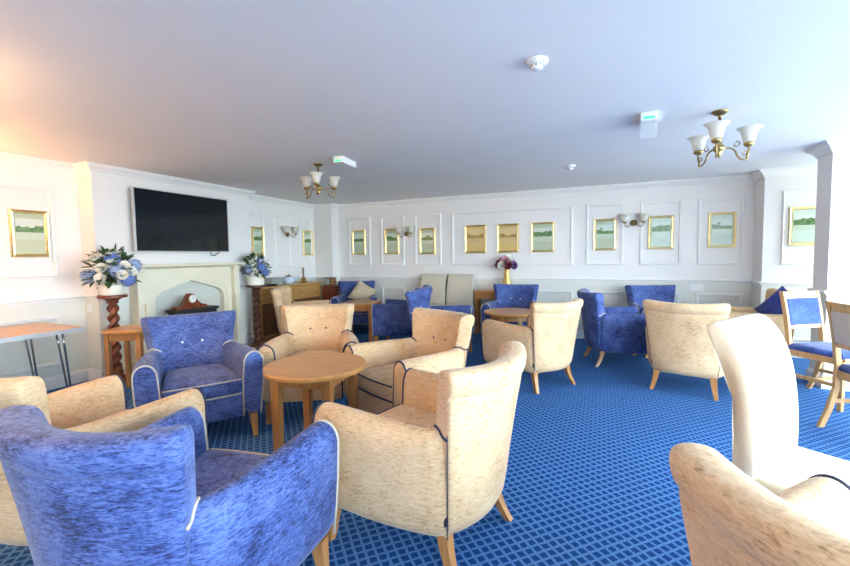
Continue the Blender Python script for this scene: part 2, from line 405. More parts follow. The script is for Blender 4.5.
picture('left', 2.015, 2.315, 1.335, 1.79, XL, L_ + 'on the left wall above the folding table')
picture('left', 4.915, 5.165, 1.335, 1.80, XL, L_ + 'just right of the television, above the blue and white flowers')
picture('left', 6.13, 6.41, 1.335, 1.80, XL, L_ + 'on the left wall over the handbell, beside the corner')
picture('back', -4.385, -4.088, 1.335, 1.80, YB, L_ + 'nearest the back left corner, over the cream cushion')
picture('back', -3.681, -3.385, 1.335, 1.80, YB, L_ + 'just left of the wall light near the taupe chairs')
picture('back', -2.98, -2.675, 1.325, 1.785, YB, L_ + 'just right of the wall light near the taupe chairs')
picture('back', -2.14, -1.77, 1.33, 1.80, YB, 'sepia print in gilt frame, leftmost of three in the widest panel', 'sepia')
picture('back', -1.59, -1.232, 1.33, 1.80, YB, 'sepia print in gilt frame directly above the gold flower vase', 'sepia')
picture('back', -1.045, -.68, 1.33, 1.80, YB, 'greenish print in gilt frame, rightmost of three in the widest panel')
picture('back', -.125, .186, 1.345, 1.81, YB, L_ + 'just left of the right-hand wall light')
picture('back', .597, .912, 1.35, 1.82, YB, L_ + 'just right of the right-hand wall light', 'pale')
picture('back', 1.313, 1.625, 1.36, 1.83, YB, L_ + 'above the white socket on the back wall, two trees in it', 'pale')
picture('back', 2.065, 2.45, 1.365, 1.825, STEP_Y, L_ + 'in the right alcove, partly hidden by the pier', 'pale')

# ------------------------------------------------------------------ armchair
def lerp(a, b, t): return a + (b - a) * t
ZB = .168
def back_ref(s, z):
    k = (z - ZB) / (.86 - ZB)
    w = lerp(.256, .338, k); ye = lerp(.272, .325, k); sag = lerp(.075, .108, k)
    return Vector((w * s, ye + sag * (1 - s * s), z)), Vector((-(2 * sag / w) * s * .9, -1.0, 0)).normalized()
BACK_PROF = [(0, .168), (0, .30), (-.001, .45), (-.004, .60), (-.009, .70), (-.013, .762), (-.006, .772), (-.018, .781), (-.023, .805), (-.024, .832), (-.016, .855),
             (.008, .866), (.045, .867), (.082, .858), (.099, .835), (.104, .78), (.104, .70), (.112, .60), (.122, .50), (.13, .40), (.13, .168)]
def make_armchair(kind, fabric, pipe):
    t = bpy.data.objects.new('armchair', None); C.objects.link(t); t.scale = (1, 1, .978)
    # backrest
    rings = []
    S = [-1.0, -.985, -.94, -.8, -.6, -.4, -.2, 0, .2, .4, .6, .8, .94, .985, 1.0]
    for s in S:
        a = abs(s); shr = .78 if a == 1 else (.93 if a > .98 else 1.0)
        ring = []
        for n, z in BACK_PROF:
            nn = .052 + (n - .052) * shr; zz = z if z < .7 else .7 + (z - .7) * (1 - (1 - shr) * .35)
            zz += .014 * s * s * max(0, (z - .6) / .26)
            p, nr = back_ref(s, min(zz, .875)); p.z = zz
            ring.append(p + nr * nn)
        rings.append(ring)
    back = MB().loft(rings).build('backrest', fabric, t, sub=1)
    for sx in (-.42, .42) if kind == 'x' else (-.28, .28):
        p, nr = back_ref(sx, .65); q = p + nr * .103
        b = MB()
        ax = nr; u = Vector((0, 0, 1)); v = ax.cross(u)
        rr = [(.0, .010), (.007, .009), (.011, .004), (.012, -.004)]
        b.loft([[q + ax * o + (u * math.cos(k * PI / 5) + v * math.sin(k * PI / 5)) * max(r, .0004) for k in range(10)] for r, o in rr])
        b.build('button', M['button_pale'] if kind == 'blue' else M['navy_pipe'], back)
    for sg in (-1, 1):      # outer seam where the back meets the arm
        seam = []
        for k in range(9):
            p, nr = back_ref(sg, lerp(.185, .632, k / 8)); seam.append(p + Vector((sg * .001, 0, 0)) + nr * .006)
        if kind == 'tan': MB().tube(seam, .0022, 6).build('back_seam', pipe, back)
    # arms
    def ring(sg, y, xob, xot, xit, xib, zt, shr=1.0, n=9):
        r = (xot - xit) / 2; cx = (xot + xit) / 2
        pts = [(xob, ZB), (lerp(xob, xot, .4), .28), (lerp(xob, xot, .8), .42), (xot, zt - r * 1.2)]
        for k in range(1, n):
            a = PI * k / n; pts.append((cx + r * math.cos(a), zt - r * 1.2 + r * 1.2 * math.sin(a)))
        pts += [(xit, zt - r * 1.2), (lerp(xit, xib, .7), .44), (xib, .34), (xib, ZB)]
        zc = .40
        return [Vector((sg * (cx + (x - cx) * shr), y, zc + (z - zc) * (1 - (1 - shr) * .35))) for x, z in pts]
    ST = [(-.352, .366, .394, .262, .246, .636, .80), (-.349, .368, .396, .26, .246, .64, .94), (-.338, .368, .397, .258, .246, .643, 1), (-.29, .367, .397, .256, .244, .645, 1),
          (-.15, .360, .394, .252, .238, .641, 1), (0, .340, .380, .244, .228, .634, 1), (.14, .306, .352, .228, .21, .63, 1), (.22, .278, .328, .21, .195, .632, 1), (.285, .25, .298, .19, .175, .632, 1)]
    for sg in (-1, 1):
        a = MB().loft([ring(sg, *st) for st in ST]).build('arm', fabric, t, sub=1)
        MB().tube(ring(sg, -.345, .366, .396, .26, .246, .642, .965, 12), .006, 6).build('front_piping', pipe, a)
        # welt where the arm meets the end and the inner face of the back
        def arm_at(y):
            for q in range(len(ST) - 1):
                if ST[q][0] <= y <= ST[q + 1][0]:
                    u = (y - ST[q][0]) / (ST[q + 1][0] - ST[q][0]); return [lerp(g, h, u) for g, h in zip(ST[q], ST[q + 1])]
            return list(ST[-1] if y > 0 else ST[0])
        def top(x, y):
            st = arm_at(y); rr_ = (st[2] - st[3]) / 2; cx = (st[2] + st[3]) / 2; q = min(1, abs(x - cx) / rr_)
            return st[5] - rr_ * 1.2 + rr_ * 1.2 * math.sqrt(max(0, 1 - q * q))
        def inner_y(x, z):
            lo, hi = 0.0, 1.0
            for _ in range(30):
                mid = (lo + hi) / 2; p, nr = back_ref(mid, z)
                if (p + nr * .108).x > x: hi = mid
                else: lo = mid
            p, nr = back_ref(lo, z); return (p + nr * .108).y
        path = []
        for k in range(8):
            p, nr = back_ref(1.0, .62); tg = Vector((-nr.y, nr.x, 0)); q = p + nr * lerp(.004, .102, k / 7) + tg * .002
            path.append((sg * q.x, q.y, max(top(q.x, q.y), .608) + .003))
        p, nr = back_ref(1.0, .62); x0 = (p + nr * .108).x; y0_ = (p + nr * .108).y; xi = arm_at(y0_)[3] - .003
        for k in range(1, 7):
            x = lerp(x0, xi, k / 6); y = inner_y(x, .62) - .003; path.append((sg * x, y, top(x, y) + .002))
        for k in range(1, 6):
            z = lerp(path[13][2], .46, k / 5); x = lerp(xi, xi - .012, k / 5); path.append((sg * x, inner_y(x, z) - .004, z))
        MB().tube(path, .0055, 6).build('back_welt', pipe, a)
    # seat cushion
    def rr(x, y0, y1, z, bul=0):
        pts = []; n = 10
        for k in range(n + 1): u = lerp(-1, 1, k / n); pts.append((x * u, y0 - bul * (1 - u * u), z))
        for k in range(n + 1): u = lerp(1, -1, k / n); pts.append((x * u * .8, y1, z))
        return [Vector(p) for p in pts]
    cush = MB().loft([rr(.236, -.30, .20, .335), rr(.243, -.345, .21, .342, .012), rr(.245, -.352, .21, .36, .016), rr(.245, -.354, .21, .43, .018), rr(.242, -.346, .21, .452, .012), rr(.225, -.31, .20, .462, .01), rr(.12, -.15, .12, .470), rr(.02, -.02, .02, .472)]).build('seat_cushion', fabric, t)
    for z in (.449, .345):
        pts = [p + Vector((0, -.003, 0)) for p in rr(.24, -.349, .2, z, .014)[:11]]
        MB().tube(pts, .0055, 6).build('cushion_piping', pipe, cush)
    MB().box((0, -.04, .255), (.50, .60, .172)).build('base', fabric, t, bevel=.01)
    for sx in (-1, 1):
        MB().loft([[(sx * .325 + a * .016, -.325 + b * .016, 0) for a, b in ((-1, -1), (1, -1), (1, 1), (-1, 1))], [(sx * .318 + a * .027, -.305 + b * .027, .17) for a, b in ((-1, -1), (1, -1), (1, 1), (-1, 1))]]).build('leg', M['oak'], t, smooth=False)
        rg = []
        for k in range(6):
            u = k / 5; rg.append([(sx * (.225 + .03 * (1 - u) ** 1.6) + a * lerp(.015, .025, u), .235 + .07 * (1 - u) ** 1.6 + b * lerp(.015, .025, u), .185 * u) for a, b in ((-1, -1), (1, -1), (1, 1), (-1, 1))])
        MB().loft(rg).build('leg', M['oak'], t, smooth=False)
    MB().box((.262, .262, .262), (.006, .014, .042), .9).build('label_tag', M['tag'], t, smooth=False)
    return t
tan0 = make_armchair('tan', M['tan'], M['navy_pipe']); blue0 = make_armchair('blue', M['blue'], M['cream_pipe'])
GT, GB = 'beige tub armchairs with navy piping', 'blue tub armchairs with cream piping'
first = {'tan': True, 'blue': True}
def armchair(kind, x, y, r, label):
    base = tan0 if kind == 'tan' else blue0
    if first[kind]:
        first[kind] = False; o = base; o.location = (x, y, 0); o.rotation_euler = (0, 0, r); tag(o, label, 'armchair', GT if kind == 'tan' else GB)
    else: o = dup(base, (x, y, 0), r, label)
    o.scale = (1, 1, 1.0 if y < 2 else .978)
    return o
armchair('blue', -1.312, .944, -3.01, 'blue chenille armchair filling the left foreground, seen from behind')
armchair('tan', -2.226, 1.085, 3.14, 'beige armchair cut off by the left picture edge, behind the foreground blue armchair')
armchair('blue', -2.78, 2.112, 1.012, 'blue armchair facing us with two pale buttons, in front of the fireplace')
armchair('tan', -2.281, 2.853, .548, 'tan armchair behind the foreground round table, facing us, right of the blue one')
armchair('tan', -1.322, 2.773, -.463, 'tan armchair right of the foreground round table, angled toward it')
armchair('tan', -.757, 1.757, -1.769, 'beige armchair in the centre foreground seen from behind, right of the blue armchair')
armchair('tan', .622, 1.055, 2.38, 'beige armchair cropped in the bottom right corner below the cream leather chair')
armchair('tan', -.645, 4.267, -2.196, 'pale cream-looking armchair seen from behind at the far round table')
armchair('tan', .775, 4.622, -3.43, 'tan armchair with its broad back to us behind the cream leather chair')
armchair('blue', .17, 5.38, 1.86, 'blue armchair seen from its side and rear, between the two turned-away beige armchairs')
armchair('blue', .72, 6.12, .33, 'blue armchair facing us against the back wall under the right-hand wall light')
armchair('blue', -1.175, 5.90, .07, 'blue armchair facing us below the gold flower vase, behind the far round table')
armchair('blue', -1.90, 4.90, 1.68, 'dark blue armchair side-on facing right, next to the far round table')
armchair('blue', -2.71, 5.42, -1.353, 'dark blue armchair side-on facing left toward the square wooden table')
armchair('blue', -4.0, 6.16, .50, 'blue armchair in the back left corner with a cream cushion on it')
armchair('tan', -4.086, 4.875, 2.05, 'beige armchair in front of the sideboard, turned to the right')
armchair('tan', 1.59, 5.86, -1.50, 'beige armchair in the right alcove with a navy cushion on it')

def cushion(loc, rot, size, m, label):
    n = 12; rows_t, rows_b = [], []
    for sgn, rows in ((1, rows_t), (-1, rows_b)):
        for i in range(n + 1):
            row = []
            for j in range(n + 1):
                u, v = -1 + 2 * i / n, -1 + 2 * j / n
                pin = 1 - .07 * (1 - (u * v) ** 2) * max(abs(u), abs(v)) ** 4
                th = .075 * ((1 - u ** 4) * (1 - v ** 4)) ** .6
                row.append((u * size / 2 * pin, sgn * th, v * size / 2 * pin))
            rows.append(row)
    o = MB().grid(rows_t).grid(rows_b).build('cushion', m)
    o.location = loc; o.rotation_euler = rot
    return tag(o, label, 'cushion')
cushion((-3.885, 6.21, .645), (math.radians(-25), math.radians(31), .42), .38, M['cushion_beige'], 'cream square cushion tilted on the corner blue armchair')
cushion((1.83, 5.74, .66), (math.radians(-22), math.radians(35), -1.0), .38, M['cushion_blue'], 'navy cushion standing on one corner in the alcove armchair')

# ------------------------------------------------------------------ dining chairs
def parsons(label, m, loc, rz, scroll, group=None, h=1.0):
    t = thing('dining_chair', label, 'chair', loc, rz, group)
    # side profile of the back: centre line then thickness
    cl = [(.185, .36), (.188, .48), (.195, .60), (.212, .74), (.236, .86), (.262, .94), (.290, .985)] if not scroll else \
         [(.195, .36), (.188, .48), (.186, .58), (.190, .68), (.200, .78), (.218, .87), (.245, .94), (.278, .988), (.312, 1.008)]
    k = h / 1.0; cl = [(y, z if z < .5 else .5 + (z - .5) * (h - .5) / .5) for y, z in cl]
    rings = []; front = []; rear = []
    for i, (y, z) in enumerate(cl):
        a = Vector(cl[max(i - 1, 0)]); b = Vector(cl[min(i + 1, len(cl) - 1)]); d = (b - a).normalized(); nrm = Vector((-d.y, d.x))
        th = .040 - .010 * i / (len(cl) - 1)
        front.append((y + nrm.x * th, z + nrm.y * th)); rear.append((y - nrm.x * th, z - nrm.y * th))
    a = Vector(cl[-1]); d = (a - Vector(cl[-2])).normalized()
    prof = front + [(a.x + d.x * .022, a.y + d.y * .022)] + rear[::-1]
    xs = [-.232, -.226, -.20, 0, .20, .226, .232]
    for x in xs:
        s = .72 if abs(x) > .23 else (.92 if abs(x) > .22 else 1)
        n_ = len(front); ring = []
        for i, (y, z) in enumerate(prof):
            j = i if i < n_ else (n_ - 1 if i == n_ else 2 * n_ - i)
            cy, cz = cl[min(max(j, 0), n_ - 1)]
            wid = 1.0 - .05 * max(0, (z - .5)) 
            ring.append((x * wid, cy + (y - cy) * s, cz + (z - cz) * s))
        rings.append(ring)
    MB().loft(rings).build('backrest', m, t, sub=1)
    def sr(i, z): return [Vector((sx * (.235 - i), (-.27 + i if sy < 0 else .19), z)) for sx, sy in ((-1, -1), (1, -1), (1, 1), (-1, 1))]
    MB().loft([sr(.01, .375), sr(0, .385), sr(0, .455), sr(.008, .472), sr(.03, .484), sr(.12, .490)]).build('seat', m, t, bevel=.012)
    for sx in (-1, 1):
        MB().loft([[(sx * .205 + a * .018, -.235 + b * .018, 0) for a, b in ((-1, -1), (1, -1), (1, 1), (-1, 1))], [(sx * .205 + a * .024, -.235 + b * .024, .38) for a, b in ((-1, -1), (1, -1), (1, 1), (-1, 1))]]).build('leg', M['oak_y'], t, smooth=False)
        MB().loft([[(sx * .205 + a * .018, .235 + b * .018, 0) for a, b in ((-1, -1), (1, -1), (1, 1), (-1, 1))], [(sx * .205 + a * .022, .19 + b * .022, .38) for a, b in ((-1, -1), (1, -1), (1, 1), (-1, 1))]]).build('leg', M['oak_y'], t, smooth=False)
    return t
parsons('cream leather high back dining chair with scrolled top, right foreground', M['leather'], (.768, 1.90, 0), .98, True)
tp = parsons('left one of two taupe high back chairs standing against the back wall', M['taupe'], (-2.66, 6.28, 0), 0, False, 'taupe high back chairs', .985)
dup(tp, (-2.17, 6.28, 0), 0, 'right one of two taupe high back chairs, nearer the gold vase')

def wooden_chair(label, loc, rz, group):
    t = thing('dining_chair', label, 'chair', loc, rz, group)
    O = M['oak_y']
    def sq(x, y, z, a, b): return [(x + i * a, y + j * b, z) for i, j in ((-1, -1), (1, -1), (1, 1), (-1, 1))]
    for sx in (-1, 1):
        ps = [(.30, 0), (.245, .14), (.205, .30), (.20, .46), (.212, .58), (.235, .74), (.262, .88), (.275, .935)]
        MB().loft([sq(sx * .195, y, z, .015, .019) for y, z in ps]).build('leg', O, t, bevel=.005, smooth=False)
        MB().loft([sq(sx * .195, -.20, 0, .016, .016), sq(sx * .195, -.20, .40, .021, .021)]).build('leg', O, t, bevel=.004, smooth=False)
        MB().box((sx * .195, .0, .40), (.024, .40, .055)).build('side_rail', O, t, smooth=False)
        MB().box((sx * .195, .01, .20), (.018, .41, .028)).build('stretcher', O, t, smooth=False)
    MB().box((0, -.20, .40), (.37, .024, .055)).build('front_rail', O, t, smooth=False)
    MB().box((0, .205, .40), (.37, .024, .055)).build('rear_rail', O, t, smooth=False)
    MB().box((0, 0, .20), (.38, .018, .028)).build('stretcher', O, t, smooth=False)
    def bar(z0, z1, y0, y1, th, bow, w=.18):
        rings = []
        for k in range(9):
            u = -1 + 2 * k / 8; b = bow * (1 - u * u)
            rings.append([(w * u, y0 + b - th, z0), (w * u, y0 + b + th, z0), (w * u, y1 + b + th, z1), (w * u, y1 + b - th, z1)])
        return MB().loft(rings)
    bar(.865, .93, .258, .272, .012, .02).build('top_rail', O, t, bevel=.004, smooth=False)
    bar(.60, .635, .214, .220, .010, .012).build('lower_back_rail', O, t, smooth=False)
    bar(.632, .868, .212, .250, .014, .015, .178).build('back_pad', M['seat_blue'], t, bevel=.008)
    bar(.636, .866, .234, .272, .008, .015, .176).build('back_pad_reverse', M['pad_taupe'], t, bevel=.003)
    def sr(i, z): return [Vector(p) for p in sq(0, -.005, z, .215 - i, .212 - i)]
    MB().loft([sr(.006, .425), sr(0, .432), sr(0, .455), sr(.02, .474), sr(.08, .482)]).build('seat', M['seat_blue'], t, bevel=.01)
    return t
GW = 'oak dining chairs with blue seats'
wj = wooden_chair('oak dining chair facing us with blue padded back, beside the white pier', (1.82, 4.59, 0), .62, GW)
dup(wj, (1.83, 3.77, 0), 1.85, 'oak dining chair at the right picture edge, its taupe back toward us')

# ------------------------------------------------------------------ tables
def round_table(label, x, y, rz, r=.335, h=.588, group='round oak coffee tables'):
    t = thing('coffee_table', label, 'table', (x, y, 0), rz, group)
    MB().lathe([(r - .02, h - .034), (r - .004, h - .030), (r, h - .02), (r, h - .008), (r - .006, h)], 64).build('tabletop', M['oak_x'], t, angle=30)
    ap = MB()
    L = .36
    for k in range(4):
        a = k * PI / 2; ap.box((math.cos(a) * L / 2, math.sin(a) * L / 2, h - .07), (.02, L - .03, .072), a)
    ap.build('apron', M['oak'], t, smooth=False)
    for sx in (-1, 1):
        for sy in (-1, 1):
            MB().box((sx * .18, sy * .18, (h - .034) / 2), (.058, .058, h - .034), 0, .82).build('leg', M['oak'], t, smooth=False, bevel=.004)
    return t
rt = round_table('round oak coffee table in the foreground ringed by armchairs', -1.752, 2.20, math.radians(8.4))
dup(rt, (-1.06, 5.17, 0), .5, 'far round oak table in front of the blue armchair below the vase')
# square oak table by the back left corner
t = thing('square_table', 'square oak table in front of the corner blue armchair', 'table', (-3.57, 5.62, 0), .24)
MB().box((0, 0, .555), (.56, .56, .03)).build('tabletop', M['oak_x'], t, smooth=False, bevel=.005)
for sx in (-1, 1):
    for sy in (-1, 1): MB().box((sx * .25, sy * .25, .27), (.055, .055, .54)).build('leg', M['oak'], t, smooth=False)
    MB().box((sx * .25, 0, .50), (.02, .45, .08)).build('apron', M['oak'], t, smooth=False)
    MB().box((0, sx * .25, .50), (.45, .02, .08)).build('apron', M['oak'], t, smooth=False)
# small lamp table by the pedestal
t = thing('side_table', 'small oak side table in front of the left flower pedestal', 'table', (-4.23, 2.535, 0), .43)
MB().loft([[(a * (.19 - i), b * (.18 - i), z) for a, b in ((-1, -.82), (-.86, -1), (.86, -1), (1, -.82), (1, .82), (.86, 1), (-.86, 1), (-1, .82))] for i, z in ((.008, .60), (0, .606), (0, .626), (.006, .632))]).build('tabletop', M['oak_x'], t, smooth=False)
for sx in (-1, 1):
    for sy in (-1, 1): MB().box((sx * .15, sy * .13, .30), (.042, .042, .60), 0, .85).build('leg', M['oak'], t, smooth=False)
    MB().box((sx * .15, 0, .565), (.018, .25, .07)).build('apron', M['oak'], t, smooth=False)
    MB().box((0, sx * .13, .565), (.30, .018, .07)).build('apron', M['oak'], t, smooth=False)
# folding table on hairpin legs
t = thing('folding_table', 'long table with oak top and chrome hairpin legs along the left wall', 'table', (-4.62, 1.20, 0), 0)
MB().box((0, 0, .699), (.74, 1.90, .012)).build('tabletop', M['oak_x'], t, smooth=False)
eb = MB(); eb.box((.372, 0, .688), (.008, 1.908, .036)); eb.box((-.372, 0, .688), (.008, 1.908, .036)); eb.box((0, .952, .688), (.74, .008, .036)); eb.box((0, -.952, .688), (.74, .008, .036)); eb.box((0, 0, .682), (.73, 1.88, .02))
eb.build('edge_band', M['grey_edge'], t, smooth=False)
for sy in (-1, 1):
    for sx in (-1, 1):
        y = sy * .80; x = sx * .27
        pts = [(x - .05, y, .672)] + [(x - .05 + .03 * k / 6, y + sy * .01 * k, .672 - .655 * k / 6) for k in range(1, 7)]
        pts2 = [(x + .05, y, .672)] + [(x + .05 - .03 * k / 6, y + sy * .01 * k, .672 - .655 * k / 6) for k in range(1, 7)]
        pts[-1] = (pts[-1][0], pts[-1][1], .008); pts2[-1] = (pts2[-1][0], pts2[-1][1], .008)
        mid = [(x - .012, pts[-1][1], .006), (x + .012, pts[-1][1], .006)]
        MB().tube(pts + mid + pts2[::-1], .009, 8).build('hairpin_leg', M['chrome'], t)
# console against the back wall
t = thing('console_table', 'narrow wooden console against the back wall under the vase', 'table', (-1.55, 6.545, 0), 0)
MB().box((0, 0, .710), (.74, .24, .026)).build('tabletop', M['oak_x'], t, smooth=False, bevel=.004)
MB().box((0, .0, .645), (.66, .20, .10)).build('apron', M['oak'], t, smooth=False)
for sx in (-1, 1):
    for sy in (-1, 1): MB().box((sx * .33, sy * .085, .349), (.045, .045, .698), 0, .8).build('leg', M['oak'], t, smooth=False)

# ------------------------------------------------------------------ fireplace wall
# built facing -Y in local space and turned to face +X; local x = world y
def facing_x(name, label, cat, y, x=XB, group=None): return thing(name, label, cat, (x, y, 0), PI / 2, group)
yc = (FY0 + FY1) / 2; hw = (FY1 - FY0) / 2
t = facing_x('fireplace', 'cream stone fireplace surround with pointed arch under the television', 'fireplace', yc, XB + .001)
W = hw - .045
ow = .475; zs, za = .86, 1.03
arch = [(-ow, 0), (-ow, zs - .06), (-ow * .96, zs), (-ow * .80, zs + .055), (-ow * .4, za - .055), (0, za), (ow * .4, za - .055), (ow * .80, zs + .055), (ow * .96, zs), (ow, zs - .06), (ow, 0)]
def archplate(mb, out_w, out_h, y0, y1, grow=0.0):
    ip = [(x * (1 + grow), z + (grow * .3 if z > 0 else 0)) for x, z in arch]
    n = len(ip)
    op = [(-out_w, 0)] + [(-out_w, out_h * .6), (-out_w, out_h)] + [(out_w * k, out_h) for k in (-.7, -.35, 0, .35, .7)] + [(out_w, out_h), (out_w, out_h * .6)] + [(out_w, 0)]
    fs, vs = [], []
    for y in (y0, y1): vs += [(x, y, z) for x, z in ip] + [(x, y, z) for x, z in op]
    m = len(op); o = n + m
    for i in range(n - 1):
        fs += [(i, i + 1, n + i + 1, n + i), (o + i, o + n + i, o + n + i + 1, o + i + 1), (i, o + i, o + i + 1, i + 1), (n + i, n + i + 1, o + n + i + 1, o + n + i)]
    fs += [(0, n, o + n, o), (n - 1, o + n - 1, o + n + m - 1, n + m - 1)]
    mb.add(vs, fs)
mb = MB(); archplate(mb, W, 1.19, -.10, 0.0); archplate(mb, W - .10, 1.12, -.085, -.11, .10)
mb.build('surround', M['stone'], t, smooth=False)
for sg in (-1, 1):
    mb = MB(); x = sg * (W - .03)
    mb.box((x, -.08, .60), (.09, .16, 1.2)); mb.box((x, -.085, .08), (.12, .18, .16)); mb.box((x - sg * .035, -.09, .40), (.03, .20, .80)); mb.box((x, -.088, 1.17), (.11, .18, .03)); mb.box((x, -.086, .82), (.10, .172, .012))
    mb.build('pilaster', M['stone'], t, smooth=False, bevel=.006)
sh = [(.0, 1.185), (.10, 1.185), (.135, 1.20), (.165, 1.212), (.165, 1.218), (.205, 1.218), (.205, 1.242), (0, 1.242)]
MB().loft([[(sg * (hw - .165 + o) if o > 0 else sg * (hw), -o, z) for o, z in sh] for sg in (-1, 1)]).build('mantel_shelf', M['stone'], t, smooth=False)
MB().box((0, -.012, .54), (ow * 2 + .06, .02, 1.08)).build('back_panel', M['infill'], t, smooth=False)
MB().box((0, -.21, .02), (hw * 2 - .05, .40, .04)).build('hearth', M['stone'], t, smooth=False)

# black stove heater standing on the hearth in the arch, clock on top
t = facing_x('electric_heater', 'black heater box standing in the fireplace arch under the clock', 'heater', 3.50, XB + .235); t.location.z = .04
MB().box((0, 0, .33), (.50, .22, .58)).build('body', M['black_matt'], t, smooth=False, bevel=.008)
MB().box((0, 0, .64), (.54, .25, .035)).build('top_plate', M['black_matt'], t, smooth=False, bevel=.005)
MB().box((0, -.113, .34), (.42, .01, .36)).build('glass_door', M['black_gloss'], t, smooth=False)
for sx in (-1, 1):
    for sy in (-1, 1): MB().box((sx * .25, sy * .08, .02), (.04, .04, .04)).build('foot', M['black_matt'], t, smooth=False)
t = facing_x('mantel_clock', 'mahogany hump-backed clock with white dial, in front of the fireplace arch', 'clock', 3.46, XB + .235); t.location.z = .6975
hump = [(-.20, .012)] + [(x, .012 + .02 + .13 * math.exp(-(x / .075) ** 2) + .018 * (1 - abs(x) / .2)) for x in [-.2 + .4 * k / 24 for k in range(25)]] + [(.20, .012)]
MB().prism(hump, -.045, .045).build('case', M['mahog'], t, smooth=False)
MB().box((0, 0, .006), (.43, .11, .012)).build('plinth', M['mahog'], t, smooth=False)
def disc(mb, r, y0, y1, z, n=24):
    mb.loft([[(r * math.cos(2 * PI * k / n), y, z + r * math.sin(2 * PI * k / n)) for k in range(n)] for y in (y0, y1)]); return mb
disc(MB(), .052, -.05, -.04, .115).build('bezel', M['brass'], t, smooth=False)
dl = disc(MB(), .045, -.053, -.045, .115).build('dial', M['clock_face'], t, smooth=False)
hd = MB(); hd.box((0, -.0545, .130), (.004, .002, .032)); hd.box((.010, -.0545, .119), (.022, .002, .004)); hd.build('hands', M['black_matt'], dl, smooth=False)

# television
t = facing_x('television', 'black wall-mounted flat television above the fireplace', 'television', 3.563, XB + .001)
zt = 1.746
MB().box((0, -.035, zt), (.40, .07, .30)).build('wall_bracket', M['black_matt'], t, smooth=False)
MB().box((0, -.078, zt), (1.238, .035, .71)).build('casing', M['black_matt'], t, smooth=False)
MB().rect(1.246, .718, [(0, .062), (0, .104), (.010, .104), (.010, .062)], (0, 0, zt)).build('bezel', M['silver'], t, smooth=False)
MB().box((0, -.0965, zt), (1.226, .006, .698)).build('screen', M['black_gloss'], t, smooth=False)
MB().tube([(.36, -.05, 1.40), (.375, -.045, 1.36), (.41, -.04, 1.335), (.45, -.035, 1.345), (.50, -.03, 1.37), (.53, -.05, 1.40)], .005, 6).build('cable', M['black_matt'], t)

# barley-twist pedestals
def pedestal(label, loc, h, m):
    t = thing('plant_pedestal', label, 'pedestal', loc, 0, 'barley twist plant pedestals')
    MB().lathe([(.13, h - .03), (.135, h - .024), (.135, h - .008), (.125, h)], 32).build('top_plate', m, t, angle=30)
    n = 20; rings = []
    for k in range(97):
        u = k / 96; z = .14 + (h - .14 - .075) * u
        rings.append([((.043 + .012 * math.cos(2 * (2 * PI * j / n) - u * 2 * PI * 7)) * math.cos(2 * PI * j / n), (.043 + .012 * math.cos(2 * (2 * PI * j / n) - u * 2 * PI * 7)) * math.sin(2 * PI * j / n), z) for j in range(n)])
    MB().loft(rings).build('twisted_column', m, t)
    MB().lathe([(.05, h - .09), (.055, h - .075), (.05, h - .065), (.09, h - .035), (.10, h - .029)], 24).build('capital', m, t, angle=40)
    MB().lathe([(.15, 0), (.155, .01), (.15, .03), (.11, .045), (.075, .07), (.055, .09), (.062, .11), (.06, .13), (.045, .145)], 28).build('foot', m, t, angle=40)
    return t
pedestal('red mahogany barley twist pedestal between folding table and fireplace', (-4.70, 2.635, 0), .935, M['mahog'])
pedestal('dark barley twist pedestal at the right end of the fireplace', (-4.64, 4.52, 0), .905, M['mahog_dark'])

# flowers
def floret_ball(m_name, r, n, name):
    mb = MB(); rnd = random.Random(n)
    for i in range(n):
        z = 1 - 1.7 * (i + .5) / n; a = i * 2.399; q = math.sqrt(max(0, 1 - z * z))
        d = Vector((q * math.cos(a), q * math.sin(a), z)); u = d.orthogonal().normalized(); v = d.cross(u); ro = rnd.random() * PI
        c = d * r * (1 + .08 * rnd.random()); s = r * .30
        for k in range(4):
            a1 = ro + k * PI / 2; e = u * math.cos(a1) + v * math.sin(a1); f = u * math.cos(a1 + .7) + v * math.sin(a1 + .7); g = u * math.cos(a1 - .7) + v * math.sin(a1 - .7)
            mb.add([c, c + g * s * .7 + d * .003, c + e * s + d * .001, c + f * s * .7 + d * .003], [(0, 1, 2, 3)])
    core = [[(r * .86 * math.sin(PI * i / 8) * math.cos(2 * PI * j / 12) + 1e-4 * math.cos(j), r * .86 * math.sin(PI * i / 8) * math.sin(2 * PI * j / 12) + 1e-4 * math.sin(j), r * .86 * math.cos(PI * i / 8)) for j in range(12)] for i in range(9)]
    mb.loft(core)
    return mb
def rose(r):
    mb = MB()
    for L, (cnt, tilt, rad) in enumerate(((3, .15, .35), (5, .5, .62), (7, .95, .9), (7, 1.3, 1.0))):
        for k in range(cnt):
            a0 = 2 * PI * k / cnt + L * .5; rows = []
            for i in range(4):
                w = i / 3; rr = r * rad * math.sin(tilt * .35 + w * tilt); zz = r * (.95 * w * math.cos(tilt * .75) + .05 * (3 - L)) + r * .1
                rows.append([(rr * math.cos(a0 + b) * (1 if b else 1.04), rr * math.sin(a0 + b) * (1 if b else 1.04), zz - (.06 * r if b else 0)) for b in (-.55, -.28, 0, .28, .55)])
            mb.grid(rows)
    return mb
def aim(o, d):
    o.rotation_mode = 'XYZ'; o.rotation_euler = Vector(d).to_track_quat('Z', 'Y').to_euler()
